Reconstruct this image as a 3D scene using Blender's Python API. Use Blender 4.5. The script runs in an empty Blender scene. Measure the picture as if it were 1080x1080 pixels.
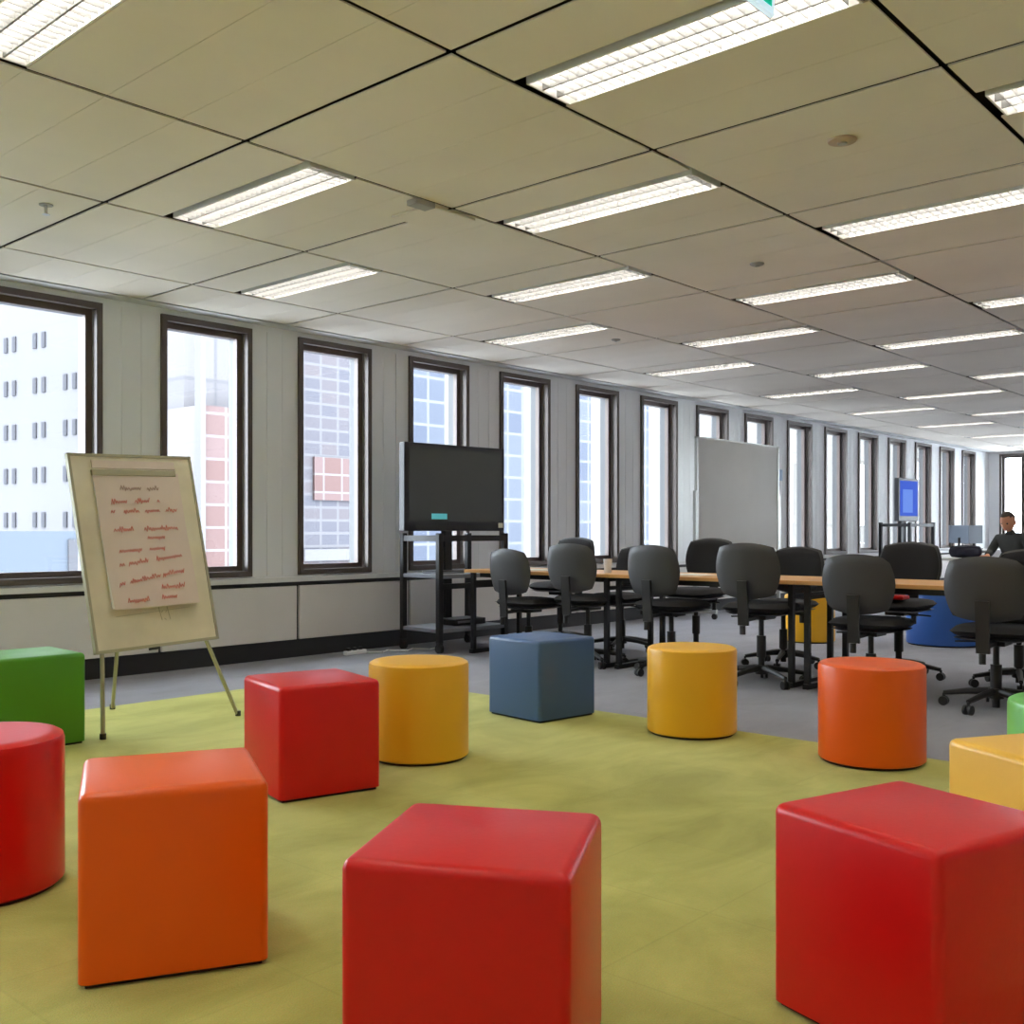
import bpy, bmesh, math, random
from mathutils import Vector, Matrix
random.seed(7)
C = bpy.context.scene.collection
PI = math.pi
# ------------------------------------------------------------------ camera, world, sun, exposure
scn = bpy.context.scene
cam_d = bpy.data.cameras.new('camera'); cam = bpy.data.objects.new('camera', cam_d); C.objects.link(cam)
cam.location = (0, 0, 1.06)
cam.rotation_euler = (PI/2, 0, math.radians(41.7 - 90))
cam_d.sensor_width = 36; cam_d.lens = 36*1095/1080; cam_d.shift_y = 20/1080
cam_d.clip_start = .05; cam_d.clip_end = 600
scn.camera = cam
wd = bpy.data.worlds.new('overcast_sky'); scn.world = wd; wd.use_nodes = True
bg = wd.node_tree.nodes['Background']
bg.inputs[0].default_value = (.86, .93, 1.0, 1); bg.inputs[1].default_value = 13.0
sun_d = bpy.data.lights.new('sun', 'SUN'); sun_d.energy = 1.5; sun_d.angle = .05; sun_d.color = (1, .95, .88)
sun = bpy.data.objects.new('sun', sun_d); C.objects.link(sun)
sun.rotation_euler = (math.radians(48), 0, math.radians(-20))
scn.view_settings.view_transform = 'Standard'; scn.view_settings.look = 'None'
scn.view_settings.exposure = 0.55; scn.view_settings.gamma = 1.0; scn.view_settings.use_curve_mapping = False
scn.cycles.use_denoising = True
scn.cycles.max_bounces = 10; scn.cycles.diffuse_bounces = 6; scn.cycles.transparent_max_bounces = 12
LAMP_W = 10.5                      # watts per ceiling light
LAMP_COL = (1.0, .92, .80)

# ------------------------------------------------------------------ materials
def mat(name, col, rough=.6, metal=0, spec=.5, coat=0, emit=None, es=0, bump=None, noise=None, coatr=.2):
    m = bpy.data.materials.new(name); m.use_nodes = True
    nt = m.node_tree; b = nt.nodes['Principled BSDF']
    b.inputs['Base Color'].default_value = (*col, 1); b.inputs['Roughness'].default_value = rough
    b.inputs['Metallic'].default_value = metal; b.inputs['Specular IOR Level'].default_value = spec
    b.inputs['Coat Weight'].default_value = coat; b.inputs['Coat Roughness'].default_value = coatr
    if emit: b.inputs['Emission Color'].default_value = (*emit, 1); b.inputs['Emission Strength'].default_value = es
    tc = nt.nodes.new('ShaderNodeTexCoord')
    if noise:                                     # (scale, low factor, high factor)
        n = nt.nodes.new('ShaderNodeTexNoise'); n.inputs['Scale'].default_value = noise[0]; n.inputs['Detail'].default_value = 5
        nt.links.new(tc.outputs['Object'], n.inputs['Vector'])
        r = nt.nodes.new('ShaderNodeValToRGB')
        r.color_ramp.elements[0].position = .3; r.color_ramp.elements[1].position = .7
        r.color_ramp.elements[0].color = (*[c*noise[1] for c in col], 1); r.color_ramp.elements[1].color = (*[min(1, c*noise[2]) for c in col], 1)
        nt.links.new(n.outputs['Fac'], r.inputs['Fac']); nt.links.new(r.outputs['Color'], b.inputs['Base Color'])
    if bump:                                      # (scale, strength)
        n = nt.nodes.new('ShaderNodeTexNoise'); n.inputs['Scale'].default_value = bump[0]; n.inputs['Detail'].default_value = 3
        nt.links.new(tc.outputs['Object'], n.inputs['Vector'])
        bp = nt.nodes.new('ShaderNodeBump'); bp.inputs['Strength'].default_value = bump[1]; bp.inputs['Distance'].default_value = .01
        nt.links.new(n.outputs['Fac'], bp.inputs['Height']); nt.links.new(bp.outputs['Normal'], b.inputs['Normal'])
    return m

def vinyl(name, col): return mat(name, col, .34, spec=.42, bump=(60, .04))
M = {}
M['red'] = vinyl('red_vinyl', (.62, .0015, .003)); M['orange'] = vinyl('orange_vinyl', (.80, .105, .001))
M['yellow'] = vinyl('yellow_vinyl', (.80, .43, .018)); M['blue'] = vinyl('blue_vinyl', (.055, .115, .26))
M['royal'] = vinyl('royal_blue_vinyl', (.03, .11, .40)); M['green'] = vinyl('green_vinyl', (.07, .27, .015))
M['lime'] = vinyl('light_green_vinyl', (.16, .52, .12)); M['amber'] = vinyl('amber_vinyl', (.86, .50, .07))
M['plinth'] = mat('black_plinth', (.012, .012, .012), .7)
M['tile'] = mat('ceiling_tile', (.76, .705, .635), .85, noise=(1.3, .95, 1.04), spec=.2)
M['void'] = mat('ceiling_groove', (.05, .035, .025), .9)
M['strip'] = mat('ceiling_edge_strip', (.62, .62, .62), .7)
M['wall'] = mat('painted_wall', (.78, .795, .82), .6, bump=(20, .03))
M['frame'] = mat('bronze_window_frame', (.10, .08, .072), .42, metal=.25)
M['sash'] = mat('brown_window_sash', (.13, .10, .09), .4, metal=.2)
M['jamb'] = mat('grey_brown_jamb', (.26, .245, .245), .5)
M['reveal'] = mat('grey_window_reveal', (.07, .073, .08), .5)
M['fin'] = mat('cream_concrete_fin', (.20, .19, .177), .9, spec=0)
M['panel'] = mat('convector_panel', (.76, .73, .70), .5, noise=(3, .97, 1.02))
M['sill'] = mat('white_sill', (.72, .72, .71), .4)
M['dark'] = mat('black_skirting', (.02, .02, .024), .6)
M['blackm'] = mat('black_metal', (.018, .018, .02), .4, metal=.3)
M['blackp'] = mat('black_plastic', (.018, .018, .019), .45)
M['chair'] = mat('charcoal_plastic', (.05, .05, .054), .42, spec=.5, bump=(80, .05))
M['fabric'] = mat('black_seat_fabric', (.018, .018, .02), .9)
M['white'] = mat('white_plastic', (.8, .8, .8), .4)
M['louvre'] = mat('louvre_aluminium', (.26, .265, .27), .5)
M['housing'] = mat('light_housing', (.80, .80, .80), .5)
M['steel'] = mat('steel', (.6, .6, .6), .3, metal=1)
M['easel'] = mat('olive_grey_metal', (.42, .41, .30), .4, metal=.4)
M['board'] = mat('cream_board', (.72, .69, .56), .5, noise=(5, .88, 1.05))
M['paper'] = mat('pinkish_paper', (.68, .60, .56), .8, noise=(4, .96, 1.03))
M['paperw'] = mat('white_paper', (.8, .8, .8), .8)
M['ink'] = mat('red_marker', (.62, .16, .13), .7); M['inkb'] = mat('brown_marker', (.36, .25, .2), .7)
M['screen'] = mat('dark_glass_screen', (.055, .062, .06), .22, spec=.8)
M['bezel'] = mat('dark_bezel', (.012, .012, .018), .35)
M['cyan'] = mat('cyan_sticker_added_glow', (.12, .55, .62), .5, emit=(.1, .5, .6), es=.25)  # plain sticker, no lamp; a weak glow is added to brighten its cyan
M['cream'] = mat('cream_sticker', (.7, .7, .55), .6)
M['wboard'] = mat('whiteboard_surface', (.50, .48, .44), .5, noise=(2, .96, 1.03))
M['alu'] = mat('aluminium', (.55, .55, .53), .35, metal=.8)
M['gshelf'] = mat('grey_shelf', (.20, .21, .24), .4)
M['bluescr'] = mat('lit_blue_screen', (.01, .02, .1), .7, spec=.05, emit=(.06, .14, .75), es=.55)
M['bluescr2'] = mat('lit_pale_blue_window', (.02, .04, .15), .7, spec=.05, emit=(.16, .30, .85), es=.6)
M['skin'] = mat('skin', (.62, .27, .15), .55); M['hair'] = mat('dark_hair', (.05, .035, .025), .7)
M['shirt'] = mat('charcoal_sweater', (.05, .055, .055), .9); M['jeans'] = mat('dark_trousers', (.02, .022, .03), .9)
M['navy'] = mat('navy_cloth', (.015, .018, .04), .8)
M['bluegrey'] = mat('blue_grey_plastic', (.13, .16, .21), .5)
M['notice'] = mat('pale_blue_notice', (.35, .5, .68), .6)
M['signgreen'] = mat('exit_sign_green', (.0, .35, .22), .4, emit=(0, .42, .28), es=.6)
M['signwhite'] = mat('exit_sign_pale_acrylic', (.7, .85, .95), .2, emit=(.6, .8, 1), es=.5)
M['bwhite'] = mat('white_render_facade', (.082, .080, .085), .9, spec=0, noise=(.12, .96, 1.02))
M['bslot'] = mat('facade_slot_glass', (.042, .042, .047), .9, spec=0)
M['bblue'] = mat('pale_blue_cladding', (.046, .053, .065), .9, spec=0)
M['ground'] = mat('street_asphalt', (.42, .42, .43), .9, spec=0)

def glass_mat():
    m = bpy.data.materials.new('window_glass'); m.use_nodes = True; nt = m.node_tree
    nt.nodes.remove(nt.nodes['Principled BSDF']); out = nt.nodes['Material Output']
    t = nt.nodes.new('ShaderNodeBsdfTransparent'); t.inputs[0].default_value = (.95, .97, .98, 1)
    g = nt.nodes.new('ShaderNodeBsdfGlossy'); g.inputs['Roughness'].default_value = .02
    f = nt.nodes.new('ShaderNodeFresnel')
    ge = nt.nodes.new('ShaderNodeNewGeometry'); mr = nt.nodes.new('ShaderNodeMapRange')       # same reflectance at both faces of the pane
    mr.inputs[3].default_value = 1.3; mr.inputs[4].default_value = 1/1.3
    nt.links.new(ge.outputs['Backfacing'], mr.inputs[0]); nt.links.new(mr.outputs[0], f.inputs['IOR'])
    x = nt.nodes.new('ShaderNodeMixShader')
    nt.links.new(f.outputs[0], x.inputs[0]); nt.links.new(t.outputs[0], x.inputs[1]); nt.links.new(g.outputs[0], x.inputs[2])
    nt.links.new(x.outputs[0], out.inputs['Surface']); return m
M['glass'] = glass_mat()

def brick_mat(name, c1, c2, cm, w, h, mortar, rough=.8, swap=False, noise=0):
    """grid pattern across a facade (object coordinates: X/Y along, Z up)"""
    m = bpy.data.materials.new(name); m.use_nodes = True; nt = m.node_tree; b = nt.nodes['Principled BSDF']
    b.inputs['Roughness'].default_value = rough; b.inputs['Specular IOR Level'].default_value = .03
    tc = nt.nodes.new('ShaderNodeTexCoord'); sp = nt.nodes.new('ShaderNodeSeparateXYZ'); cb = nt.nodes.new('ShaderNodeCombineXYZ')
    nt.links.new(tc.outputs['Object'], sp.inputs[0]); nt.links.new(sp.outputs['Y' if swap else 'X'], cb.inputs[0]); nt.links.new(sp.outputs['Z'], cb.inputs[1])
    k = nt.nodes.new('ShaderNodeTexBrick'); k.offset = 0; k.inputs['Scale'].default_value = 1
    k.inputs['Color1'].default_value = (*c1, 1); k.inputs['Color2'].default_value = (*c2, 1); k.inputs['Mortar'].default_value = (*cm, 1)
    k.inputs['Brick Width'].default_value = w; k.inputs['Row Height'].default_value = h; k.inputs['Mortar Size'].default_value = mortar
    k.inputs['Mortar Smooth'].default_value = 0
    nt.links.new(cb.outputs[0], k.inputs['Vector']); nt.links.new(k.outputs['Color'], b.inputs['Base Color']); return m
M['bpink'] = brick_mat('pink_brick_facade', (0.064, 0.041, 0.039), (0.073, 0.052, 0.052), (0.089, 0.083, 0.086), 1.6, 1.25, .07)
M['bpale'] = brick_mat('pale_stone_facade', (0.080, 0.076, 0.077), (0.070, 0.067, 0.072), (0.061, 0.059, 0.064), 1.1, 3.2, .10)
M['bmix'] = brick_mat('banded_facade', (0.046, 0.046, 0.055), (0.056, 0.050, 0.054), (0.068, 0.066, 0.071), 1.5, .9, .09)
M['bglass'] = brick_mat('blue_curtain_wall', (0.034, 0.039, 0.054), (0.046, 0.051, 0.063), (0.072, 0.074, 0.082), 1.9, 1.9, .11, .5)

def carpet_mat(name, a, b_, scale_big, seam=None, seamcol=None):
    m = bpy.data.materials.new(name); m.use_nodes = True; nt = m.node_tree; b = nt.nodes['Principled BSDF']
    b.inputs['Roughness'].default_value = .95; b.inputs['Specular IOR Level'].default_value = .15
    b.inputs['Sheen Weight'].default_value = .15
    tc = nt.nodes.new('ShaderNodeTexCoord')
    n = nt.nodes.new('ShaderNodeTexNoise'); n.inputs['Scale'].default_value = scale_big; n.inputs['Detail'].default_value = 6; n.inputs['Roughness'].default_value = .6; n.inputs['Distortion'].default_value = .6
    mp = nt.nodes.new('ShaderNodeMapping'); mp.inputs['Scale'].default_value = (1, 1.8, 1); mp.inputs['Rotation'].default_value = (0, 0, .5)
    nt.links.new(tc.outputs['Object'], mp.inputs[0]); nt.links.new(mp.outputs[0], n.inputs['Vector'])
    r = nt.nodes.new('ShaderNodeValToRGB'); r.color_ramp.elements[0].position = .33; r.color_ramp.elements[1].position = .66
    r.color_ramp.elements[0].color = (*a, 1); r.color_ramp.elements[1].color = (*b_, 1)
    nt.links.new(n.outputs['Fac'], r.inputs['Fac'])
    n2 = nt.nodes.new('ShaderNodeTexNoise'); n2.inputs['Scale'].default_value = 260; n2.inputs['Detail'].default_value = 2
    nt.links.new(tc.outputs['Object'], n2.inputs['Vector'])
    mx = nt.nodes.new('ShaderNodeMix'); mx.data_type = 'RGBA'; mx.blend_type = 'MULTIPLY'; mx.inputs[0].default_value = .35
    nt.links.new(r.outputs['Color'], mx.inputs[6]); nt.links.new(n2.outputs['Color'], mx.inputs[7])
    last = mx.outputs[2]
    if seam:
        k = nt.nodes.new('ShaderNodeTexBrick'); k.offset = 0; k.inputs['Scale'].default_value = 1
        k.inputs['Color1'].default_value = (1, 1, 1, 1); k.inputs['Color2'].default_value = (.93, .93, .93, 1); k.inputs['Mortar'].default_value = (.9, .9, .9, 1)
        k.inputs['Brick Width'].default_value = seam; k.inputs['Row Height'].default_value = seam; k.inputs['Mortar Size'].default_value = .004
        nt.links.new(tc.outputs['Object'], k.inputs['Vector'])
        m2 = nt.nodes.new('ShaderNodeMix'); m2.data_type = 'RGBA'; m2.blend_type = 'MULTIPLY'; m2.inputs[0].default_value = 1
        nt.links.new(last, m2.inputs[6]); nt.links.new(k.outputs['Color'], m2.inputs[7]); last = m2.outputs[2]
    nt.links.new(last, b.inputs['Base Color'])
    bp = nt.nodes.new('ShaderNodeBump'); bp.inputs['Strength'].default_value = .5; bp.inputs['Distance'].default_value = .004
    nt.links.new(n2.outputs['Fac'], bp.inputs['Height']); nt.links.new(bp.outputs['Normal'], b.inputs['Normal'])
    return m
M['green_carpet'] = carpet_mat('green_carpet_pile', (.39, .39, .085), (.58, .585, .165), 1.4, .5)
M['grey_carpet'] = carpet_mat('grey_carpet_tiles', (.23, .23, .26), (.29, .29, .33), 1.5, .5)

def wood_mat():
    m = bpy.data.materials.new('beech_laminate'); m.use_nodes = True; nt = m.node_tree; b = nt.nodes['Principled BSDF']
    b.inputs['Roughness'].default_value = .35
    tc = nt.nodes.new('ShaderNodeTexCoord'); mp = nt.nodes.new('ShaderNodeMapping'); mp.inputs['Scale'].default_value = (14, 1, 6)
    n = nt.nodes.new('ShaderNodeTexNoise'); n.inputs['Scale'].default_value = 4; n.inputs['Detail'].default_value = 6
    r = nt.nodes.new('ShaderNodeValToRGB'); r.color_ramp.elements[0].color = (.60, .30, .10, 1); r.color_ramp.elements[1].color = (.78, .45, .17, 1)
    nt.links.new(tc.outputs['Object'], mp.inputs[0]); nt.links.new(mp.outputs[0], n.inputs['Vector'])
    nt.links.new(n.outputs['Fac'], r.inputs['Fac']); nt.links.new(r.outputs['Color'], b.inputs['Base Color']); return m
M['wood'] = wood_mat()

# ------------------------------------------------------------------ mesh helpers
class MB:
    def __init__(s): s.bm = bmesh.new()
    def box(s, x0, x1, y0, y1, z0, z1, mtx=None):
        vs = [s.bm.verts.new(Vector((x, y, z)) if mtx is None else mtx @ Vector((x, y, z))) for x in (x0, x1) for y in (y0, y1) for z in (z0, z1)]
        for f in ((0, 1, 3, 2), (4, 6, 7, 5), (0, 4, 5, 1), (2, 3, 7, 6), (0, 2, 6, 4), (1, 5, 7, 3)): s.bm.faces.new([vs[i] for i in f])
        return s
    def bar(s, a, b, w, h=None, up=(0, 0, 1)):
        a, b = Vector(a), Vector(b); d = b-a; L = d.length; d.normalize(); h = h or w
        u = Vector(up)
        if abs(d.dot(u)) > .98: u = Vector((0, 1, 0))
        sx = d.cross(u).normalized(); sz = sx.cross(d).normalized()
        m = Matrix((sx, d, sz)).transposed().to_4x4(); m.translation = a
        return s.box(-w/2, w/2, 0, L, -h/2, h/2, m)
    def tube(s, pts, r, n=10, r2=None):
        pts = [Vector(p) for p in pts]; rings = []; N = len(pts)
        for i, p in enumerate(pts):
            d = (pts[min(i+1, N-1)] - pts[max(i-1, 0)]).normalized()
            u = Vector((0, 0, 1)) if abs(d.z) < .95 else Vector((1, 0, 0))
            a = d.cross(u).normalized(); b = d.cross(a)
            rr = r if r2 is None else r + (r2-r)*i/(N-1)
            rings.append([s.bm.verts.new(p + (a*math.cos(2*PI*k/n) + b*math.sin(2*PI*k/n))*rr) for k in range(n)])
        for i in range(N-1):
            for k in range(n): s.bm.faces.new((rings[i][k], rings[i][(k+1) % n], rings[i+1][(k+1) % n], rings[i+1][k]))
        s.bm.faces.new(rings[0][::-1]); s.bm.faces.new(rings[-1]); return s
    def lathe(s, prof, n=48, c=(0, 0, 0)):
        c = Vector(c); rings = []
        for r, z in prof:
            if r < 1e-6: rings.append([s.bm.verts.new(c + Vector((0, 0, z)))])
            else: rings.append([s.bm.verts.new(c + Vector((r*math.cos(2*PI*k/n), r*math.sin(2*PI*k/n), z))) for k in range(n)])
        for i in range(len(rings)-1):
            A, B = rings[i], rings[i+1]
            for k in range(n):
                q = (k+1) % n
                if len(A) == 1: s.bm.faces.new((A[0], B[k], B[q]))
                elif len(B) == 1: s.bm.faces.new((A[k], B[0], A[q]))
                else: s.bm.faces.new((A[k], B[k], B[q], A[q]))
        return s
    def pad(s, a, b, t, mp, sq=.35, bulge=True, n=14):
        """soft rounded slab; mp maps (x, z, depth) to a point"""
        def grid(side):
            g = []
            for i in range(n+1):
                row = []
                for j in range(n+1):
                    u, v = -1+2*i/n, -1+2*j/n
                    x = a*u*math.sqrt(1-sq*v*v); z = b*v*math.sqrt(1-sq*u*u)
                    e = ((1-u**6)*(1-v**6))**.5 if bulge else 1
                    row.append(mp(x, z, side*t*e))
                g.append(row)
            return g
        F, B = grid(1), grid(-1); fv, bv = {}, {}
        for i in range(n+1):
            for j in range(n+1):
                fv[i, j] = s.bm.verts.new(F[i][j]); edge = i in (0, n) or j in (0, n)
                bv[i, j] = fv[i, j] if (edge and bulge) else s.bm.verts.new(B[i][j])
        for i in range(n):
            for j in range(n):
                s.bm.faces.new((fv[i, j], fv[i+1, j], fv[i+1, j+1], fv[i, j+1])); s.bm.faces.new((bv[i, j], bv[i, j+1], bv[i+1, j+1], bv[i+1, j]))
        return s
    def build(s, name, m, parent=None, bevel=0, seg=2, smooth=False, loc=None, rotz=0):
        bm = s.bm
        if bevel: bmesh.ops.bevel(bm, geom=list(bm.edges), offset=bevel, segments=seg, profile=.5, affect='EDGES')
        bmesh.ops.recalc_face_normals(bm, faces=list(bm.faces))
        me = bpy.data.meshes.new(name); bm.to_mesh(me); bm.free()
        for mm in (m if isinstance(m, (list, tuple)) else [m]): me.materials.append(mm)
        o = bpy.data.objects.new(name, me); C.objects.link(o)
        if parent: o.parent = parent
        if loc: o.location = loc
        if rotz: o.rotation_euler = (0, 0, rotz)
        if smooth:
            for p in me.polygons: p.use_smooth = True
            me.set_sharp_from_angle(angle=math.radians(40))
        return o
def tag(o, label, cat, group=None, kind=None):
    o['label'] = label; o['category'] = cat
    if group: o['group'] = group
    if kind: o['kind'] = kind
    return o
def thing(name, label, cat, loc=(0, 0, 0), rz=0, group=None):
    o = bpy.data.objects.new(name, None); C.objects.link(o); o.location = loc; o.rotation_euler = (0, 0, rz); o.empty_display_size = .1
    return tag(o, label, cat, group)
def struct(name, mb, m, **k):
    o = mb.build(name, m, **k); o['kind'] = 'structure'; return o
def dup(root, loc, rz, label=None, group=None):
    r = root.copy(); C.objects.link(r); r.location = loc; r.rotation_euler = (0, 0, rz)
    if label: r['label'] = label
    if group: r['group'] = group
    for ch in list(root.children):
        c = ch.copy(); C.objects.link(c); c.parent = r
        for g in list(ch.children):
            d = g.copy(); C.objects.link(d); d.parent = c
    return r

# ------------------------------------------------------------------ the room
X0, X1, Y0, YW, ZC = -3.73, 23.5, -6.2, 7.2, 2.75
struct('floor', MB().box(X0, X1, Y0, YW+.2, -.12, 0), M['grey_carpet'])
P = 1.265; GX = 2.595; GY = 1.34; PY = 1.26
# ceiling planks, grooves between them
lights = []                                     # (cell X, cell Y, strip index, k)
def has_light(ci, sj):
    # ci: module index along X from GX, sj: strip index (0 = Y 1.34..2.60)
    return (ci + sj) % 2 == 0
cm = MB()
i0 = -5; i1 = 17
for sj in range(-6, 5):
    ya, yb = GY+PY*sj, GY+PY*(sj+1)
    if yb > 7.04 or sj == 4: yb = 7.04
    ya = max(ya, Y0)
    for ci in range(i0, i1):
        xa = GX+P*ci
        if xa > X1: continue
        lit = sj <= 3 and sj >= -5 and has_light(ci, sj) and not (ci == -1 and sj == 1)
        lit2 = (ci == -1 and sj == 1)
        if lit or lit2: lights.append((xa, GY+PY*sj, sj, ci))
        for k in range(4):
            pa, pb = xa+.012+(P-.024)/4*k, xa+.012+(P-.024)/4*(k+1)
            if lit and k == 1: continue
            if lit2 and k == 0: continue
            cm.box(max(pa+.001, X0), min(pb-.001, X1), ya+.012, yb-.012, ZC, ZC+.007)
struct('ceiling', cm, M['tile'])
struct('trim_ceiling_void', MB().box(X0, X1, Y0, 7.04, ZC+.12, ZC+.16), M['void'])
struct('trim_ceiling_edge', MB().box(X0, X1, 7.05, YW+.2, ZC-.005, ZC+.16), M['strip'])

# windowed wall
WL = 2.823; WW = .80; ZB, ZT = .69, 2.70
wk = list(range(-5, 16))
wm = MB()
edges = [X0]
for k in wk: edges += [WL+P*k, WL+P*k+WW]
edges.append(X1)
for i in range(0, len(edges), 2):
    a, b = edges[i], edges[i+1]
    if b <= a: continue
    w = b-a; n = 3                             # each pier is clad in three boards with fine joints
    for j in range(n): wm.box(a+w*j/n+(.002 if j else 0), a+w*(j+1)/n-(.002 if j < n-1 else 0), YW, YW+.2, ZB, ZT)
    wm.box(a, b, YW+.006, YW+.2, ZB, ZT)
wm.box(X0, X1, YW, YW+.2, ZT, ZC-.005); wm.box(X0, X1, YW, YW+.2, 0, ZB)
struct('wall_left', wm, M['wall'])
def window(name, a, w, ax='x'):
    """a: start along the wall; ax 'x' = wall at YW facing -Y; 'y' = end wall at X1"""
    root = bpy.data.objects.new(name, None); C.objects.link(root); root['kind'] = 'structure'
    T = (lambda u0, u1, d0, d1, z0, z1: (a+u0, a+u1, YW+d0, YW+d1, z0, z1)) if ax == 'x' else (lambda u0, u1, d0, d1, z0, z1: (X1+d0, X1+d1, a-u1, a-u0, z0, z1))
    f = MB()
    def ring(f, i, t, d0, d1):
        f.box(*T(i, i+t, d0, d1, ZB+i, ZT-i)); f.box(*T(w-i-t, w-i, d0, d1, ZB+i, ZT-i))
        f.box(*T(i+t, w-i-t, d0, d1, ZT-i-t, ZT-i)); f.box(*T(i+t, w-i-t, d0, d1, ZB+i, ZB+i+t))
    ring(f, 0, .045, -.025, .02); f.build('window_frame', M['frame'], root)
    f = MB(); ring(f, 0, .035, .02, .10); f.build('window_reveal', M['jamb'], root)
    f = MB(); ring(f, .035, .05, .07, .12); f.build('window_sash', M['sash'], root)
    MB().box(*T(.085, w-.085, .092, .098, ZB+.085, ZT-.085)).build('window_pane', M['glass'], root)
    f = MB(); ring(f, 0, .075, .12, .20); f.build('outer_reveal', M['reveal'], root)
    return root
for i, k in enumerate(wk): window('window_%d' % (i+1), WL+P*k, WW)
# concrete fins outside, one on each pier
fm = MB()
for k in range(-5, 17):
    x = GX+P*k+.05
    if x < X1-.1: fm.box(x, x+.22, YW+.2, YW+.61, -3, 6)
struct('trim_outside_fins', fm, M['fin'])
# end wall, its windows
endw = [(6.98, .50), (6.20, .80), (4.94, .80), (3.68, .80), (2.41, .80), (1.15, .80)]
em = MB(); y = YW+.2
for a, w in endw:
    em.box(X1, X1+.2, a, y, ZB, ZT); y = a-w
em.box(X1, X1+.2, Y0, y, ZB, ZT); em.box(X1, X1+.2, Y0, YW+.2, 0, ZB); em.box(X1, X1+.2, Y0, YW+.2, ZT, ZC+.16)
struct('wall_end', em, M['wall'])
for i, (a, w) in enumerate(endw): window('window_%d' % (len(wk)+i+1), a, w, 'y')
struct('wall_right', MB().box(X0, X1, Y0-.2, Y0, 0, ZC+.16), M['wall'])
struct('wall_behind', MB().box(X0-.2, X0, Y0-.2, YW+.2, 0, ZC+.16), M['wall'])
struct('trim_roof_slab', MB().box(X0-.2, X1+.2, Y0-.2, YW+.2, ZC+.16, ZC+.4), M['void'])
# sill running along the wall above the convector covers
struct('trim_window_sill', MB().box(X0, X1, 7.13, YW, .635, .675), M['sill'])
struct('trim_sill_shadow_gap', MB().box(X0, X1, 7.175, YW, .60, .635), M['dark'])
cov_labels = {-1: 'beige convector cover beneath the window left of the flipchart', 0: 'beige convector cover behind the flipchart legs, beside the green cube',
 1: 'beige convector cover between flipchart and the red cube corner', 2: 'beige convector cover under the window left of the television cart', 3: 'beige convector cover behind the television cart',
 4: 'beige convector cover behind the leftmost office chair'}
for k in range(-5, 16):
    xa = GX+.20+P*k
    t = thing('convector_cover', cov_labels.get(k, 'beige convector cover low on the window wall beyond the long table' if k > 4 else 'beige convector cover on the window wall left of the flipchart'), 'radiator cover', (xa, 7.15, 0), 0, 'convector covers along the window wall')
    MB().box(.014, P-.014, 0, .045, .15, .60).build('panel', M['panel'], t, bevel=.004, seg=1)
    MB().box(0, P, .025, .045, .12, .60).build('joint_backing', M['dark'], t)
    MB().box(0, P, .02, .045, 0, .15).build('plinth', M['dark'], t)
# green carpet laid into the grey
g = MB().box(-3, 4.88, -5, 5.95, 0, .006)
tag(g.build('green_carpet', M['green_carpet']), 'large mottled lime green carpet under the coloured ottomans', 'carpet')

# ------------------------------------------------------------------ ceiling lights
lw = .262
def make_light():
    t = thing('ceiling_light', '', 'ceiling light', (0, 0, ZC), 0, 'recessed louvred ceiling lights')
    h = MB(); L = PY-.06
    h.box(0, .008, 0, L, -.002, .10); h.box(lw-.008, lw, 0, L, -.002, .10); h.box(.008, lw-.008, 0, .008, -.002, .10); h.box(.008, lw-.008, L-.008, L, -.002, .10)
    h.box(0, lw, 0, L, .10, .108); h.build('housing', M['housing'], t)
    l = MB()
    for i in (1, 2): l.box(lw*i/3-.004, lw*i/3+.004, .01, L-.01, .0, .048)
    n = 26
    for i in range(1, n): l.box(.01, lw-.01, L*i/n-.0012, L*i/n+.0012, .002, .046)
    l.build('louvre', M['louvre'], t)
    for i in (0, 1):
        MB().tube([(lw*(.28+.44*i), .04, .075), (lw*(.28+.44*i), L-.04, .075)], .013, 10).build('tube', M['tube'], t, smooth=True)
    d = bpy.data.lights.new('lamp_glow', 'AREA'); d.shape = 'RECTANGLE'; d.size = lw-.05; d.size_y = L-.08; d.energy = LAMP_W; d.color = LAMP_COL
    o = bpy.data.objects.new('lamp_glow', d); C.objects.link(o); o.parent = t; o.location = (lw/2, L/2, .056)
    return t
M['tube'] = mat('lamp_tube', (.9, .9, .9), .5, emit=LAMP_COL, es=4)
first = make_light(); used = False
ordw = ['first', 'second', 'third', 'fourth', 'fifth', 'sixth', 'seventh', 'eighth', 'ninth', 'tenth', 'eleventh', 'twelfth']
rows = {}
for xa, ya, sj, ci in sorted(lights): rows.setdefault(sj, []).append((xa, ya, ci))
rown = {3: 'row nearest the windows', 2: 'second row from the windows', 1: 'third row from the windows', 0: 'fourth row from the windows', -1: 'fifth row from the windows'}
vis_start = {3: 1, 2: 0, 1: -1, 0: 0, -1: 1}
for sj, lst in rows.items():
    n = 0
    for xa, ya, ci in lst:
        if sj in vis_start and ci >= vis_start[sj]:
            lab = 'recessed louvred ceiling light, %s in view along the %s' % (ordw[min(n, 11)], rown[sj]); n += 1
        else: lab = 'recessed louvred ceiling light out of view overhead or behind'
        off = .055 if (ci == -1 and sj == 1) else .37
        if not used: o = first; o.location = (xa+off, ya+.03, ZC); o['label'] = lab; used = True
        else: dup(first, (xa+off, ya+.03, ZC), 0, lab)

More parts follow.
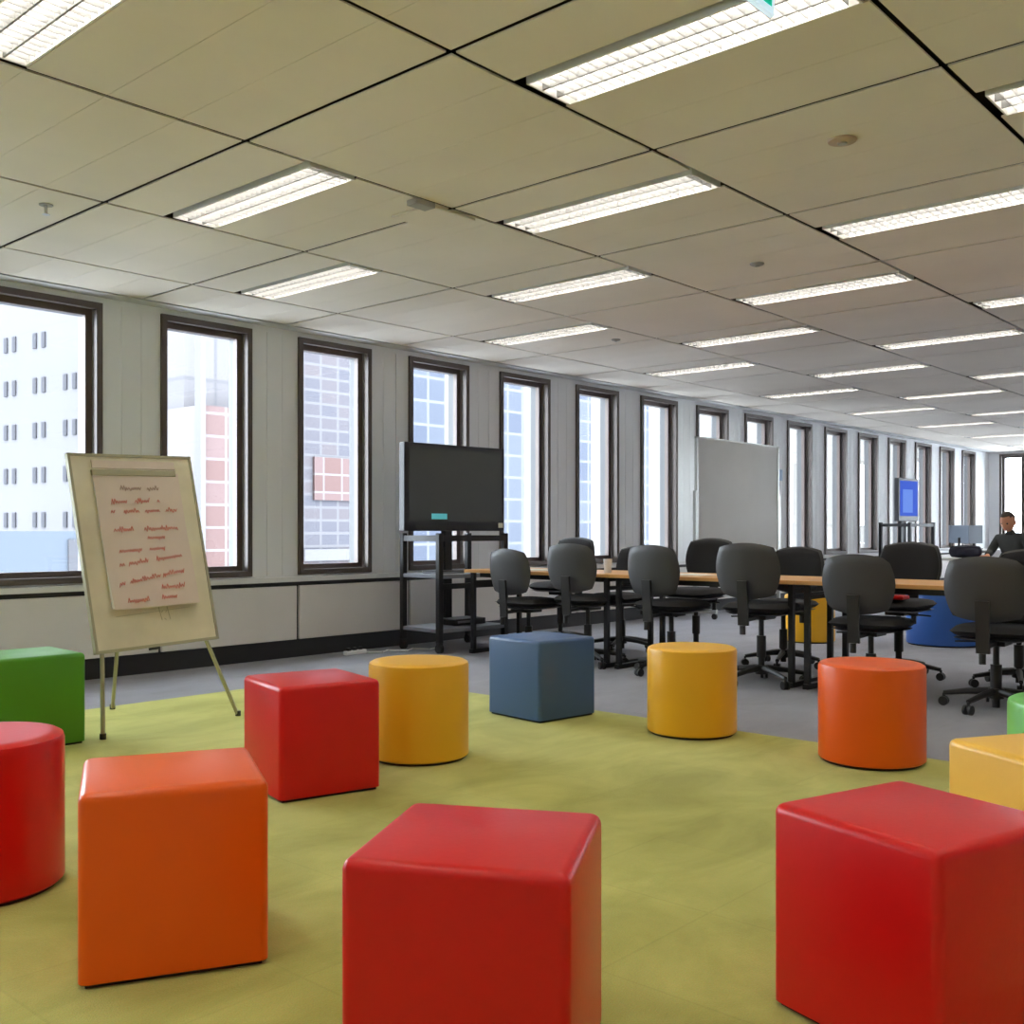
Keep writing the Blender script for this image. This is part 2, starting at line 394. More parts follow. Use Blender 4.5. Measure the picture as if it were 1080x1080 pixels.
# ceiling details
def detector(x, y, lab, m='cream', r=.05):
    t = thing('smoke_detector', lab, 'smoke detector', (x, y, ZC), 0, 'round detectors on the ceiling')
    MB().lathe([(0, -.014), (r*.7, -.013), (r*.95, -.008), (r, -.002), (r, 0), (0, 0)], 28).build('body', M[m], t, smooth=True)
    MB().lathe([(0, -.020), (r*.3, -.019), (r*.35, -.0135), (0, -.0135)], 16).build('sensor', M['detg'], t, smooth=True)
M['detb'] = mat('beige_detector', (.50, .38, .30), .6); M['detg'] = mat('grey_detector', (.35, .34, .33), .6)
detector(4.30, 1.92, 'beige round detector near the large light at the upper right', 'detb', .062)
detector(5.93, 3.21, 'small grey round detector in the middle of the ceiling', 'detg', .045)
detector(7.45, 5.41, 'small grey round detector closest to the window wall', 'detg', .04)
t = thing('sprinkler_head', 'small pendent sprinkler head hanging from ceiling near the first window', 'sprinkler', (2.41, 5.38, ZC))
MB().lathe([(0, -.004), (.035, -.004), (.035, 0), (0, 0)], 20).build('escutcheon', M['detg'], t)
MB().tube([(0, 0, -.004), (0, 0, -.05)], .008, 8).build('stem', M['steel'], t); MB().lathe([(0, -.054), (.02, -.052), (.02, -.05), (0, -.05)], 14).build('deflector', M['steel'], t)
t = thing('cover_plate', 'pale beige cover plate with grey box bridging a ceiling joint', 'cover plate', (3.70, 3.88, ZC))
MB().box(.02, .36, .0, .30, -.014, -.001).build('plate', M['tile'], t, bevel=.003, seg=1)
MB().box(-.10, .03, -.03, .05, -.03, -.001).build('box', M['detg'], t, bevel=.005)
t = thing('exit_sign', 'hanging pale acrylic exit sign with green face at the top edge', 'exit sign', (2.37, 1.33, 2.435), 0)
MB().box(-.17, .17, -.008, .008, 0, .19).build('panel', M['signwhite'], t, bevel=.003, seg=1)
MB().box(-.14, .15, -.0105, -.008, .02, .17).build('green_face', M['signgreen'], t)
tx = bpy.data.curves.new('exit_text', 'FONT'); tx.body = 'EXIT'; tx.size = .13; tx.extrude = .001
tmp = bpy.data.objects.new('lettering_curve', tx); C.objects.link(tmp); bpy.context.view_layer.update()
tme = bpy.data.meshes.new_from_object(tmp.evaluated_get(bpy.context.evaluated_depsgraph_get())); bpy.data.objects.remove(tmp)
to = bpy.data.objects.new('lettering', tme); C.objects.link(to); to.parent = t; to.location = (-.12, -.012, .05); to.rotation_euler = (PI/2, 0, 0); tme.materials.clear(); tme.materials.append(M['white'])
MB().box(-.17, .17, -.02, .02, .19, .215).build('top_rail', M['alu'], t)
for s in (-1, 1): MB().tube([(s*.12, 0, .215), (s*.12, 0, .27)], .005, 8).build('rod', M['alu'], t)

# ------------------------------------------------------------------ ottomans
def cube_ottoman(corner, ang, m, label, s=.43, h=.45):
    """corner: the floor corner the square grows from, ang: direction of its first side (degrees)"""
    a = math.radians(ang)
    cx = corner[0] + (math.cos(a)-math.sin(a))*s/2; cy = corner[1] + (math.sin(a)+math.cos(a))*s/2
    t = thing('cube_ottoman', label, 'ottoman', (cx, cy, .006), a, 'cube ottomans in a ring on the green carpet')
    b = MB().box(-s/2, s/2, -s/2, s/2, .012, h)
    bm = b.bm
    ed = [e for e in bm.edges if not all(v.co.z < .02 for v in e.verts)]
    bmesh.ops.bevel(bm, geom=ed, offset=.022, segments=4, profile=.5, affect='EDGES')
    for v in bm.verts:                           # faint cushion crown on the top
        if v.co.z > h-.001: pass
    b.build('body', M[m], t, smooth=True)
    MB().box(-s/2+.015, s/2-.015, -s/2+.015, s/2-.015, 0, .014).build('plinth', M['plinth'], t)
    sm = MB()
    zz = h-.024
    return t
def cyl_ottoman(x, y, r, m, label, h=.45):
    t = thing('round_ottoman', label, 'ottoman', (x, y, .006 if x < 4.9 else 0), 0, 'round ottomans')
    MB().lathe([(0, .012), (r-.006, .012), (r, .018), (r, h-.022), (r-.004, h-.008), (r-.018, h), (r-.05, h+.002), (0, h+.003)], 72).build('body', M[m], t, smooth=True)
    MB().lathe([(0, 0), (r-.018, 0), (r-.018, .013), (0, .013)], 48).build('plinth', M['plinth'], t)
    return t
# square = corner, corner + s*(cos,sin), + perpendicular to the left
cube_ottoman((1.422, 1.132), 29, 'red', 'red cube ottoman in the front centre, its top seen whole')
cube_ottoman((1.988, .697), -17, 'red', 'large red cube ottoman at the lower right corner with rounded edges')
cube_ottoman((1.110, 2.318), -27.5, 'orange', 'orange cube ottoman at the lower left beside the red round one')
cube_ottoman((2.393, 3.330), -15, 'red', 'red cube ottoman between flipchart and yellow round ottoman')
cube_ottoman((4.335, 3.66), -7, 'blue', 'slate blue cube ottoman at the far carpet edge', .44)
cube_ottoman((2.447-.43, 5.037), -3, 'green', 'green cube ottoman at the left edge below the window')
cube_ottoman((2.897, .70), -30, 'amber', 'yellow cube ottoman at right edge behind the large red cube')
cyl_ottoman(1.245, 3.225, .235, 'red', 'red round ottoman cut by the left edge of the picture')
cyl_ottoman(3.339, 3.559, .233, 'yellow', 'yellow round ottoman just right of the small red cube')
cyl_ottoman(4.688, 2.915, .232, 'yellow', 'yellow round ottoman right of the blue cube by carpet edge')
cyl_ottoman(4.662, 1.941, .236, 'orange', 'orange round ottoman in front of the office chairs')
cyl_ottoman(4.11, .95, .235, 'lime', 'light green round ottoman barely showing at the right edge')
cyl_ottoman(9.35, 4.50, .235, 'yellow', 'yellow round ottoman far behind the long table')
cyl_ottoman(9.95, 3.45, .33, 'royal', 'wide royal blue round ottoman far behind the table', .50)

# ------------------------------------------------------------------ flipchart
t = thing('flipchart', 'cream flipchart easel leaning back with handwritten paper, near the first window', 'flipchart', (2.734, 4.812, 0))
yaw, tilt, roll, w, h = .053, .224, .028, .70, 1.0
u = Vector((math.cos(yaw), math.sin(yaw), 0)); nrm = Vector((math.sin(yaw), -math.cos(yaw), 0))
v = Vector((0, 0, 1))*math.cos(tilt) - nrm*math.sin(tilt)
u2 = u*math.cos(roll)+v*math.sin(roll); v2 = -u*math.sin(roll)+v*math.cos(roll); n2 = u2.cross(v2)
bmx = Matrix((u2, v2, n2)).transposed().to_4x4(); bmx.translation = Vector((0, 0, .478))     # local: x across, y up the board, z out of its face
MB().box(-w/2+.012, w/2-.012, .012, h-.012, -.018, -.002, bmx).build('board', M['board'], t)
fr = MB()
for a in ((-w/2, -w/2+.014, 0, h), (w/2-.014, w/2, 0, h), (-w/2, w/2, 0, .014), (-w/2, w/2, h-.014, h)): fr.box(a[0], a[1], a[2], a[3], -.022, .003, bmx)
fr.build('board_frame', M['easel'], t)
MB().box(-.24, .235, h-.115, h-.085, 0, .014, bmx).build('clamp_bar', M['easel'], t, bevel=.002, seg=1)
MB().box(-.23, .24, h-.075, h-.035, 0, .004, bmx).build('header_strip', M['paper'], t)
# curling sheet
pm = MB(); nx, ny = 10, 24; grid = []
for j in range(ny+1):
    row = []
    for i in range(nx+1):
        x = -.235+.485*i/nx + .0*j; yy = h-.10-(.70)*j/ny
        z = .008 + .02*(j/ny)**3 + .003*math.sin(i*.9+j*.3)*(j/ny)
        row.append((x, yy, z))
    grid.append(row)
vs = [[[pm.bm.verts.new(bmx @ Vector((x, y, z+dz))) for x, y, z in r] for r in grid] for dz in (0, .0015)]
for j in range(ny):
    for i in range(nx):
        for q in (0, 1): pm.bm.faces.new((vs[q][j][i], vs[q][j][i+1], vs[q][j+1][i+1], vs[q][j+1][i]))
pp = pm.build('paper_pad', M['paper'], t, smooth=True)
MB().box(-.235, .245, h-.79, h-.11, .002, .007, bmx).build('under_sheets', M['paperw'], t)
def scrib(x0, x1, y, slope, mname, amp=.011, wd=.0034):
    """a word of joined handwriting"""
    m_ = MB(); x = x0; pts = []; k = 0
    while x < x1:
        yy = y+slope*(x-x0); j = ((h-.10-yy)/.70)
        z = .0115+.02*j**3+.003*j
        a_ = amp*(1.7 if random.random() < .18 else random.uniform(.6, 1))
        pts.append(bmx @ Vector((x, yy+(a_ if k % 2 else -a_*.6), z+.002))); x += random.uniform(.005, .009); k += 1
    for a, b in zip(pts, pts[1:]): m_.bar(a, b, wd, .0012, up=n2)
    return m_
lines = [(.815, [(-.10, .02, 'b'), (.05, .12, 'b')], 0), (.745, [(-.16, -.07), (-.03, .06), (.10, .115)], .02), (.695, [(-.17, -.14), (-.10, -.01), (.02, .11), (.14, .21)], .01),
 (.60, [(-.17, -.06), (.0, .20)], .01), (.555, [(.01, .11)], 0), (.49, [(-.16, -.03), (.01, .10)], .03), (.42, [(-.17, -.14), (-.12, .0), (.04, .19)], .10),
 (.325, [(-.19, -.15), (-.13, .05), (.06, .19)], .14), (.285, [(.04, .18)], .03), (.235, [(-.16, -.04), (.03, .12)], .02)]
for n_, (yy, ws, sl) in enumerate(lines):
    for wd_ in ws:
        x0, x1 = wd_[0], wd_[1]; s_ = scrib(x0, x1, yy+sl*(x0+.17), sl, 'ink')
        s_.build('handwriting', M['inkb'] if len(wd_) > 2 else M['ink'], pp)
mk = MB()
for k in range(5): mk.bar(bmx @ Vector((.02+.012*k, .20-.03*(k % 2)-.06*(k == 2), .003)), bmx @ Vector((.03+.012*k, .13+.05*(k % 2), .003)), .003, .0012, up=n2)
mk.bar(bmx @ Vector((-.22, .17, .003)), bmx @ Vector((.2, .185, .003)), .002, .001, up=n2)
mk.build('pencil_marks', M['easel'], t)
o_ = Vector((2.734, 4.812, 0))
def rel(*p): return Vector(p)-o_
bt = lambda x, y: bmx @ Vector((x, y, -.028))
MB().tube([rel(2.545, 5.039, .006), rel(2.545, 5.055, .75), bt(-.18, .72)], .011, 10).build('leg', M['easel'], t, smooth=True)
MB().tube([rel(3.382, 5.106, .006), rel(2.95, 5.11, .95), bt(.08, .88)], .011, 10).build('leg', M['easel'], t, smooth=True)
MB().tube([rel(3.013, 5.85, .006), bt(0, .90)], .011, 10).build('leg', M['easel'], t, smooth=True)
for p in ((2.545, 5.039), (3.382, 5.106), (3.013, 5.85)): MB().tube([rel(*p, .006), rel(*p, .035)], .016, 10).build('rubber_foot', M['blackp'], t)
MB().box(-.05, .0, -.012, .0, -.03, -.005, bmx).build('tray_bracket', M['blackp'], t)

# ------------------------------------------------------------------ television carts
def tv_cart(name, x, y, yaw, zb, screen, label_cart, label_tv, extras=True, sw=1.20, sh=.775):
    c = thing('television_cart', label_cart, 'cart', (x, y, 0), yaw)
    cw, cd = .39, .25
    for sx in (-1, 1):
        for sy in (-1, 1): MB().box(sx*cw-.025, sx*cw+.025, sy*cd-.025, sy*cd+.025, .09, zb-.02).build('post', M['blackm'], c, bevel=.004, seg=1)
    MB().box(-.04, .04, .08, .14, .18, zb+.35).build('mast', M['blackm'], c)
    r = MB()
    for sy in (-1, 1): r.box(-cw, cw, sy*cd-.02, sy*cd+.02, zb-.09, zb-.04)
    for sx in (-1, 1): r.box(sx*cw-.02, sx*cw+.02, -cd, cd, zb-.09, zb-.04)
    r.build('top_rail', M['blackm'], c)
    for z in (.66, .19): MB().box(-cw-.02, cw+.02, -cd-.02, cd+.02, z-.015, z+.02).build('shelf', M['gshelf'], c, bevel=.004, seg=1)
    MB().box(-cw-.02, cw+.02, -cd-.025, -cd+.01, .555, .60).build('crossbar', M['blackm'], c)
    for sx in (-1, 1):
        for sy in (-1, 1):
            k = MB(); k.lathe([(0, 0), (.0, 0), (.01, 0)], 6) if False else None
            k.tube([(sx*cw-.018, sy*cd, .04), (sx*cw+.018, sy*cd, .04)], .04, 16); k.box(sx*cw-.022, sx*cw+.022, sy*cd-.02, sy*cd+.02, .045, .10)
            k.build('caster', M['blackp'], c, smooth=False)
    tv = thing('television', label_tv, 'television', (x, y, zb), yaw)
    MB().box(-sw/2, sw/2, .0-.03, .045, 0, sh).build('casing', M['bezel'], tv, bevel=.006)
    s = MB().box(-sw/2+.045, sw/2-.045, -.034, -.029, .085, sh-.04).build('screen', M[screen], tv)
    MB().box(-.30, .30, .045, .06, .12, .5).build('wall_bracket', M['blackm'], tv)
    return c, tv
c, tv = tv_cart('tv', 6.69, 6.66, math.radians(-4), 1.06, 'screen', 'black metal television cart with grey shelves before the fourth window', 'large switched-off black television standing on the cart at left')
MB().box(-.30, -.12, -.0375, -.0345, .105, .155).build('sticker', M['cyan'], tv)
MB().box(.52, .58, -.034, -.0305, .03, .075).build('sticker', M['cream'], tv)['label'] = 'cream sticker'
MB().box(-.48, .42, -.034, -.0305, .02, .05).build('speaker_grille', M['blackp'], tv)
tt = thing('laptop', 'thin dark grey laptop lying on the cart shelf under the television', 'laptop', (6.55, 6.66, .68), math.radians(-4))
MB().box(-.16, .16, -.11, .11, .0, .018).build('base', M['gshelf'], tt, bevel=.004, seg=1); MB().box(-.155, .155, -.105, .105, .019, .026).build('lid', M['bezel'], tt)
tt = thing('media_player', 'flat black media box on the lower shelf of the cart', 'media player', (6.75, 6.64, .21), math.radians(-4))
MB().box(-.19, .19, -.13, .13, .006, .06).build('case', M['blackp'], tt, bevel=.004, seg=1); MB().box(-.15, .0, -.132, -.129, .025, .045).build('display', M['gshelf'], tt)
c2, tv2 = tv_cart('tv2', 17.05, 6.50, math.radians(-7), 1.22, 'bluescr', 'far black television cart against the window wall', 'far television on a cart showing a bright blue desktop', sw=.66, sh=.70)
MB().box(-.20, .12, -.0365, -.0345, .14, .52).build('screen_window', M['bluescr2'], tv2)
# power leads and adaptors on the floor by the cart
t = thing('power_board', 'white power board on the floor left of the television cart', 'power board', (5.77, 6.95, 0), .1)
MB().box(-.12, .12, -.025, .025, 0, .035).build('body', M['white'], t, bevel=.006)
for i in range(3): MB().box(-.09+.07*i, -.055+.07*i, -.012, .018, .035, .06).build('plug', M['blackp'], t, bevel=.003, seg=1)
tag(MB().tube([(5.9, 6.95, .008), (6.0, 6.85, .008), (6.12, 6.92, .008), (6.2, 6.76, .008), (6.35, 6.85, .008), (6.42, 6.7, .008), (6.58, 6.74, .008)], .007, 8).build('power_cable', M['white'], smooth=True),
    'loose white power cable on the floor beside television cart wheels', 'cable')

# ------------------------------------------------------------------ whiteboard
t = thing('whiteboard', 'large grey mobile whiteboard in front of the eighth and ninth windows', 'whiteboard', (11.95, 6.72, 0), math.radians(0))
MB().box(-1.03, 1.03, -.012, .012, .80, 2.19).build('board', M['wboard'], t)
f = MB()
for a in ((-1.05, -1.02, .78, 2.21), (1.02, 1.05, .78, 2.21), (-1.05, 1.05, .78, .80), (-1.05, 1.05, 2.19, 2.21)): f.box(a[0], a[1], -.02, .02, a[2], a[3])
f.build('board_frame', M['alu'], t)
for s in (-1, 1):
    MB().box(s*1.07-.018, s*1.07+.018, -.02, .02, .12, 1.55).build('leg', M['alu'], t)
    MB().box(s*1.07-.02, s*1.07+.02, -.3, .3, .07, .12).build('foot', M['alu'], t)
    for q in (-1, 1): MB().tube([(s*1.07-.012, q*.27, .035), (s*1.07+.012, q*.27, .035)], .035, 14).build('caster', M['blackp'], t)
MB().box(-.5, .5, -.08, -.02, .775, .79).build('pen_tray', M['alu'], t)
tag(MB().box(13.88, 14.06, YW-.006, YW, 1.80, 1.96).build('wall_notice', M['notice']), 'small pale blue notice on the pier right of the whiteboard', 'notice')

# ------------------------------------------------------------------ long table: four tables end to end
def make_table(L, W):
    t = thing('folding_table', '', 'table', (0, 0, 0), 0, 'tables pushed end to end')
    MB().box(0, W, 0, L-.004, .70, .727).build('tabletop', M['wood'], t, bevel=.003, seg=1)
    MB().box(.08, W-.08, .12, L-.12, .66, .70).build('under_frame', M['blackm'], t)
    for y in (.055, L-.06):
        MB().box(.03, W-.03, y-.02, y+.02, .0, .035).build('foot', M['blackm'], t)
        for x in (.045, W-.075):
            MB().box(x, x+.035, y-.018, y+.018, .035, .70).build('leg', M['blackm'], t)
        MB().box(.08, W-.08, y-.012, y+.012, .60, .63).build('brace', M['blackm'], t)
    return t
TL, TW, TX = 1.55, .72, 6.45
tab = make_table(TL, TW)
tlab = ['beech topped folding table at the left end of the long row, nearest the television', 'beech topped folding table second from the left in the long row',
        'beech topped folding table third from the left in the long row', 'beech topped folding table at the right edge of the picture']
for i in range(4):
    y = 4.76 - TL*(i-0) if i else 4.76
    if i == 0: tab.location = (TX, 4.76, 0); tab['label'] = tlab[0]
    else: dup(tab, (TX, 4.76-TL*i, 0), 0, tlab[i])
def paper(x, y, rz, lab): tag(MB().box(-.105, .105, -.148, .148, 0, .004).build('paper_sheet', M['paperw'], loc=(x, y, .7272), rotz=rz), lab, 'paper', 'papers lying on the long table')
paper(6.75, 5.72, .3, 'white paper sheet on the table at its left end'); paper(6.80, 4.20, -.2, 'white paper sheet on the table between third and fourth near chairs')
t = thing('drinking_glass', 'pale drinking glass on the table between second and third near chairs', 'glass', (6.68, 4.93, .7272))
M['cup'] = mat('frosted_cup', (.75, .78, .82), .25)
MB().lathe([(0, 0), (.028, 0), (.036, .11), (.033, .11), (.026, .006), (0, .006)], 24).build('cup', M['cup'], t, smooth=True)

# ------------------------------------------------------------------ office chairs (facing +X, origin under the column)
def make_chair():
    t = thing('office_chair', '', 'chair', (0, 0, 0), 0, 'office chairs around the long table')
    tilt = .10
    def bp(x, z, d):       # x across, z up, d thickness; back panel at X = -0.24, curved round the sitter
        X = -.25 - (z)*tilt - d + .55*x*x
        return Vector((X, x*(1-.06*(z < 0)*(-z)/.2), .725+z))
    MB().pad(.235, .19, .022, bp, sq=.30).build('backrest', M['chair'], t, smooth=True)
    def bf(x, z, d): v_ = bp(x*.93, z*.93, 0); return v_ + Vector((.026+d*.8, 0, 0))
    MB().pad(.235, .19, .018, bf, sq=.30).build('back_cushion', M['fabric'], t, smooth=True)
    MB().pad(.24, .24, .035, lambda x, z, d: Vector((z+.02, x, .47+d-.04*max(0, (z-.14))/.1*.3)), sq=.22).build('seat', M['fabric'], t, smooth=True)
    MB().pad(.22, .22, .015, lambda x, z, d: Vector((z+.02, x, .43+d)), sq=.22, n=8).build('seat_pan', M['chair'], t, smooth=True)
    s = MB(); s.bar((-.03, 0, .405), (-.29, 0, .395), .055, .02); s.bar((-.285, 0, .36), (-.305, 0, .66), .075, .018, up=(1, 0, 0))
    bs = s.build('back_support', M['blackp'], t)
    MB().tube([(-.30, 0, .36), (-.30, 0, .30)], .02, 12).build('adjuster_knob', M['blackp'], bs)
    me_ = MB().box(-.09, .09, -.07, .07, .385, .425).build('mechanism', M['blackp'], t, bevel=.006)
    MB().tube([(.03, .05, .40), (.03, .24, .39)], .006, 8).build('lever', M['blackp'], me_)
    c_ = MB(); c_.tube([(0, 0, .015), (0, 0, .12)], .022, 14); c_.tube([(0, 0, .12), (0, 0, .27)], .032, 16); c_.tube([(0, 0, .27), (0, 0, .40)], .018, 14); c_.build('gas_column', M['blackp'], t, smooth=True)
    b = MB(); b.tube([(0, 0, .07), (0, 0, .13)], .045, 18)
    cs = []
    for i in range(5):
        a = 2*PI*i/5+.35; d = Vector((math.cos(a), math.sin(a), 0))
        b.tube([d*.03+Vector((0, 0, .11)), d*.16+Vector((0, 0, .098)), d*.295+Vector((0, 0, .075))], .024, 8, .014); cs.append((d, a))
    sb_ = b.build('star_base', M['blackp'], t, smooth=True)
    for d, a in cs:
        k = MB(); p = d*.295; tn = Vector((-d.y, d.x, 0))
        for q in (-1, 1): k.tube([p+tn*(q*.008)+Vector((0, 0, .028)), p+tn*(q*.024)+Vector((0, 0, .028))], .028, 14)
        k.tube([p+Vector((0, 0, .03)), p+Vector((0, 0, .075))], .009, 8); k.build('caster', M['blackp'], sb_)
    return t
ch = make_chair()
near = [(6.55, 5.65, -4, 0, 'charcoal office chair at the left end of the near row, beside the television cart'),
        (6.55, 5.03, 3, .05, 'second office chair from the left in the near row, behind the blue cube'),
        (6.55, 4.25, -3, .045, 'third office chair from the left in the near row, left of yellow round ottoman'),
        (6.53, 3.50, 4, .065, 'fourth office chair from the left in the near row, in front of the whiteboard'),
        (6.55, 2.73, 2, 0, 'fifth near office chair, directly behind the orange round ottoman'),
        (6.50, 1.95, 3, 0, 'rightmost near office chair, largest, with its star base in full view')]
far = [(7.50, 6.08, 182, .085, 'leftmost far office chair, brown-black back showing above the second near chair'),
       (7.50, 5.38, 178, .01, 'far office chair mostly hidden behind the third near chair'),
       (7.48, 4.61, 181, .085, 'far office chair with its rim peeking out left of the fourth near chair'),
       (7.50, 3.83, 178, .02, 'far office chair right of the fourth near chair, below the tenth window'),
       (7.50, 2.92, 181, .065, 'far office chair between the fifth and sixth near chairs, below blue screen'),
       (7.52, 2.11, 178, .02, 'far office chair cut by the right edge beside the seated person')]
def raise_seat(root, lift):                     # gas lift at its own height on each chair
    for c_ in root.children:
        if not c_.name.startswith('star_base'): c_.location.z = lift
for i, (x, y, a, lift, lab) in enumerate(near+far):
    rz = math.radians(a)
    if i == 0: ch.location = (x, y, 0); ch.rotation_euler = (0, 0, rz); ch['label'] = lab; o = ch
    else: o = dup(ch, (x, y, 0), rz, lab)
    raise_seat(o, lift)

t = tag(MB().box(-.07, .07, -.12, .12, 0, .028).build('folded_cloth', M['red'], bevel=.008, loc=(7.33, 2.92, .574)), 'small bright red folded cloth on the seat of a far office chair', 'cloth')
# ------------------------------------------------------------------ far desks, person
def desk(x, y, rz, w, d, lab):
    t = thing('desk', lab, 'desk', (x, y, 0), rz)
    MB().box(-w/2, w/2, -d/2, d/2, .715, .74).build('desktop', M['wall'], t, bevel=.003, seg=1)
    for sx in (-1, 1):
        for sy in (-1, 1): MB().box(sx*(w/2-.05)-.02, sx*(w/2-.05)+.02, sy*(d/2-.05)-.02, sy*(d/2-.05)+.02, 0, .715).build('leg', M['alu'], t)
    return t
desk(12.75, 4.02, math.radians(100), 1.5, .7, 'pale desk in front of the seated person')
desk(19.1, 6.1, math.radians(92), 1.8, .8, 'pale far desk carrying the dark monitors')
def monitor(x, y, rz, lab, w=.5):
    t = thing('monitor', lab, 'monitor', (x, y, .74), rz)
    MB().box(-w/2, w/2, -.015, .015, .10, .42).build('display', M['bluegrey'], t, bevel=.004, seg=1)
    MB().tube([(0, .02, 0), (0, .02, .2)], .02, 10).build('stand', M['blackp'], t); MB().box(-.12, .12, -.08, .1, 0, .012).build('foot', M['blackp'], t)
monitor(19.09, 6.08, math.radians(-15), 'blue grey monitor on the far desk left of the person', .42)
monitor(19.26, 6.40, math.radians(80), 'dark monitor turned nearly edge-on on the far desk', .40)
t = thing('backpack', 'dark navy backpack on the desk left of the person', 'backpack', (12.76, 4.17, .74), -.83)
MB().pad(.20, .075, .09, lambda x, z, d: Vector((x, d, .076+z)), sq=.3, n=8).build('body', M['navy'], t, smooth=True)
MB().pad(.12, .05, .03, lambda x, z, d: Vector((x, d-.09, .07+z)), sq=.3, n=6).build('pocket', M['navy'], t, smooth=True)

def skin_mesh(name, verts, edges, m, parent, lv=2):
    me = bpy.data.meshes.new(name); me.from_pydata([v_[:3] for v_ in verts], edges, []); me.update()
    o = bpy.data.objects.new(name, me); C.objects.link(o); o.parent = parent
    sk = o.modifiers.new('Skin', 'SKIN'); sk.use_smooth_shade = True
    for i, v_ in enumerate(verts):
        r = v_[3]; me.skin_vertices[0].data[i].radius = (r, v_[4] if len(v_) > 4 else r)
        me.skin_vertices[0].data[i].use_root = (i == 0)
    sb = o.modifiers.new('Subdivision', 'SUBSURF'); sb.levels = lv; sb.render_levels = lv
    me.materials.append(m); return o
# person: local +X is the way they face
px, py = 13.30, 3.72
t = thing('person', 'seated person in dark grey sweater leaning over the far desk, head bowed', 'person', (px, py, 0), math.radians(168))
bv = [(0, 0, .52, .13, .16), (.03, 0, .66, .12, .15), (.10, 0, .82, .125, .165), (.17, 0, .95, .12, .17), (.20, 0, 1.02, .06), (.235, 0, 1.075, .05),
      (.17, .17, .97, .065), (.24, .24, .80, .05), (.44, .16, .775, .038), (.17, -.17, .97, .065), (.24, -.24, .80, .05), (.44, -.16, .775, .038),
      (.05, .10, .50, .10), (.44, .12, .50, .075), (.46, .12, .28, .055), (.44, .12, .09, .045), (.54, .12, .045, .035),
      (.05, -.10, .50, .10), (.44, -.12, .50, .075), (.46, -.12, .28, .055), (.44, -.12, .09, .045), (.54, -.12, .045, .035)]
be = [(0, 1), (1, 2), (2, 3), (3, 4), (4, 5), (3, 6), (6, 7), (7, 8), (3, 9), (9, 10), (10, 11), (0, 12), (12, 13), (13, 14), (14, 15), (15, 16), (0, 17), (17, 18), (18, 19), (19, 20), (20, 21)]
skin_mesh('body', bv, be, M['shirt'], t)
# head
hm = MB(); bmesh.ops.create_uvsphere(hm.bm, u_segments=28, v_segments=20, radius=.1)
for v_ in hm.bm.verts:
    c0 = v_.co; c0.z *= 1.2; c0.y *= .80
    if c0.z < 0: c0.y *= 1+c0.z*1.8; c0.x = c0.x*(1+c0.z*.6)+.012*(-c0.z/.12)
    if c0.x > .06 and abs(c0.y) < .02 and -.04 < c0.z < .02: c0.x += .024*(1-abs(c0.y)/.02)*(1-(c0.z+.03)/.06 if c0.z > -.03 else 1)
    if c0.x > .05 and .02 < abs(c0.y) < .05 and .0 < c0.z < .03: c0.x -= .008
    if c0.x > .06 and abs(c0.y) < .03 and -.075 < c0.z < -.055: c0.x += .006
hmx = Matrix.Translation((.275, 0, 1.17)) @ Matrix.Rotation(.45, 4, 'Y')
hm.bm.transform(hmx); hd = hm.build('head', M['skin'], t, smooth=True)
for s in (-1, 1):
    e = MB(); bmesh.ops.create_uvsphere(e.bm, u_segments=10, v_segments=8, radius=.011); e.bm.transform(hmx @ Matrix.Translation((.082, s*.033, .012))); e.build('eye', M['blackp'], hd, smooth=True)
    e = MB(); bmesh.ops.create_uvsphere(e.bm, u_segments=12, v_segments=8, radius=.026); e.bm.transform(hmx @ Matrix.Translation((-.005, s*.08, -.01)) @ Matrix.Diagonal((.7, .35, 1.2, 1))); e.build('ear', M['skin'], hd, smooth=True)
e = MB(); e.box(.0, .006, -.022, .022, -.003, .003); e.bm.transform(hmx @ Matrix.Translation((.083, 0, -.062))); e.build('mouth', M['ink'], hd)
hh = MB(); bmesh.ops.create_uvsphere(hh.bm, u_segments=24, v_segments=16, radius=.107)
bmesh.ops.delete(hh.bm, geom=[v_ for v_ in hh.bm.verts if v_.co.z < .028 + v_.co.x*.55], context='VERTS')
for v_ in hh.bm.verts: v_.co.z *= 1.2; v_.co.y *= .84
hh.bm.transform(hmx); hh.build('hair', M['hair'], t, smooth=True)
for s in (-1, 1):       # hands: palm and five fingers resting on the desk
    hv = [(.43, s*.162, .775, .026), (.50, s*.135, .765, .030, .016), (.535, s*.125, .762, .032, .014)]
    hE = [(0, 1), (1, 2)]
    for i, (dy, L) in enumerate(((-.028, .055), (-.01, .068), (.009, .064), (.027, .05))):
        b0 = len(hv); y0 = s*.125+dy
        hv += [(.555, y0, .764, .009), (.555+L*.55, y0+dy*.15, .766, .009), (.555+L, y0+dy*.2, .753, .008)]; hE += [(2, b0), (b0, b0+1), (b0+1, b0+2)]
    b0 = len(hv); hv += [(.51, s*.095, .762, .010), (.54, s*.078, .756, .009)]; hE += [(1, b0), (b0, b0+1)]
    skin_mesh('hand', hv, hE, M['skin'], t)
sx_ = MB(); sx_.pad(.12, .10, .05, lambda x, z, d: Vector((.5+x, .12+z*.5, .045+d)), n=6); sx_.pad(.12, .10, .05, lambda x, z, d: Vector((.5+x, -.12+z*.5, .045+d)), n=6)
sx_.build('shoes', M['blackp'], t, smooth=True)
dup(ch, (px+.04, py-.01, -.0), math.radians(168), 'office chair the seated person is sitting on', 'single office chair at the far desk')

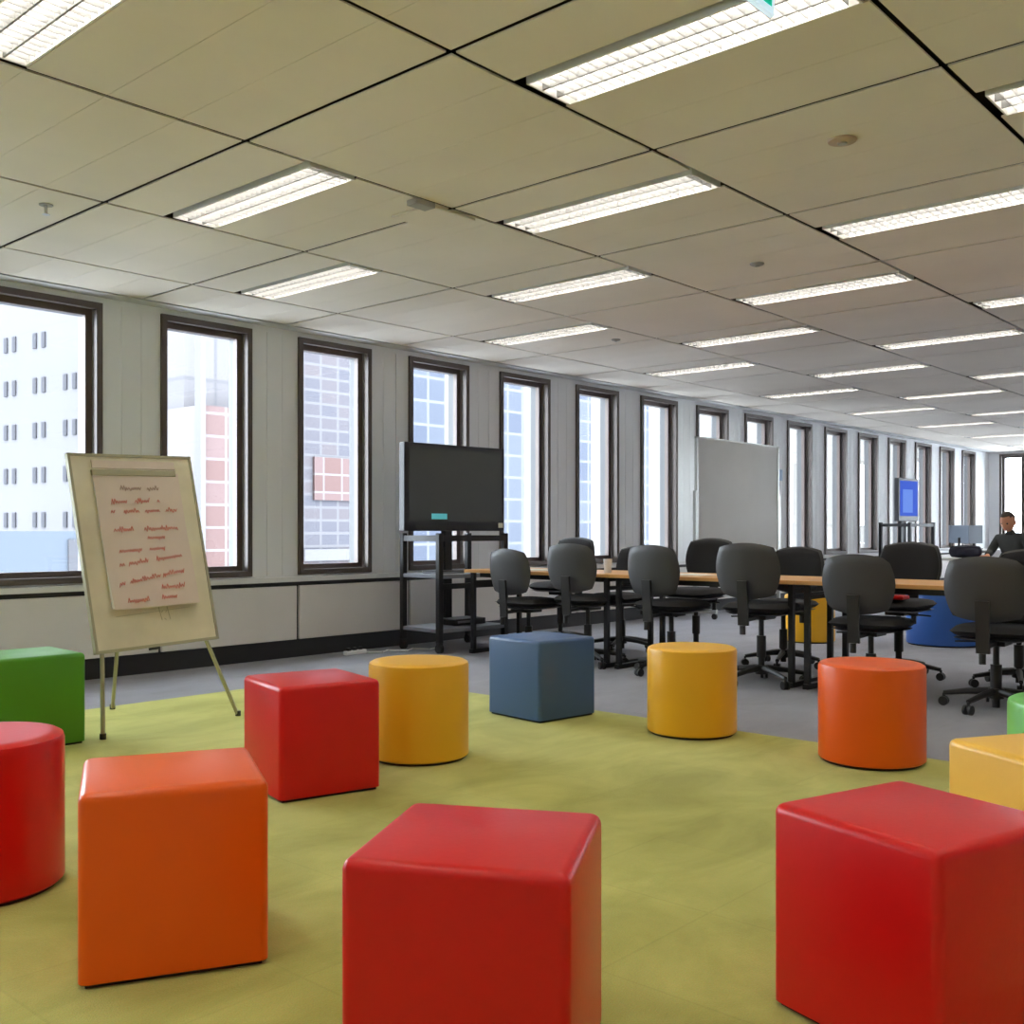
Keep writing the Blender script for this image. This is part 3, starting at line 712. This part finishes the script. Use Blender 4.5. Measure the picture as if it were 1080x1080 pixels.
# ------------------------------------------------------------------ outside
struct('street_ground', MB().box(-60, 200, 12, 200, -31, -30), M['ground'])
def bld(name, label, loc, rz, w, d, z0, z1, m):
    t = thing(name, label, 'building', loc, rz)
    MB().box(0, w, 0, d, z0, z1).build('walls', m, t); return t
# white block: facade runs along local X, facing local -Y
a0 = Vector((34.5, 81.6)); dr = Vector((.165, -.986))
rz = math.atan2(dr.y, dr.x)
st = a0 - dr*14
t = bld('white_apartment_block', 'bright white block with paired slot windows outside the first window', (st.x, st.y, 0), rz, 33.4, 2, -30, 60, M['bwhite'])
sm = MB().box(-.20, .20, -.12, .05, -.58, .58); wfirst = sm.build('window', M['bslot'], t)
q = 0
for r_ in range(-1, 8):
    for c_ in range(0, 9):
        for s in (-.55, .55):
            X = 1.6+3.75*c_+s; Z = 1.9+3.4*r_
            if q == 0: wfirst.location = (X, 0, Z)
            else: o = wfirst.copy(); C.objects.link(o); o.parent = t; o.location = (X, 0, Z)
            q += 1
            if q >= 100: break
        if q >= 100: break
    if q >= 100: break
t = bld('low_blue_building', 'low pale blue clad building outside, below the white block', (12, 44, 0), math.radians(-8), 10.6, 10, -30, 1.05, M['bblue'])
MB().box(8.2, 9.6, -.1, .05, -12, .7).build('door_panel', M['bslot'], t)
t = bld('pink_brick_building', 'pinkish brick building with pale upper storeys outside the second window', (30.75, 50, 0), 0, 5.3, 9, -30, 7.9, M['bpink'])
MB().box(.2, 5.3, 2, 9, 7.9, 40).build('upper_storeys', M['bpale'], t)
MB().box(-.22, .08, -.4, .2, -30, 45).build('white_pilaster', M['bwhite'], t)
t = bld('banded_building', 'grey blue banded building outside the third window', (43.6, 58, 0), 0, 6.3, 14, -30, 30, M['bmix'])
MB().box(.8, 5.6, -.2, .1, 3.2, 6.2).build('pink_bay', M['bpink'], t); MB().box(-.1, 6.4, -.3, .1, -1.0, -.2).build('cream_band', M['bwhite'], t)
t = bld('glass_tower', 'pale blue glass office tower outside the middle windows', (53.5, 60, 0), 0, 60, 20, -30, 70, M['bglass'])
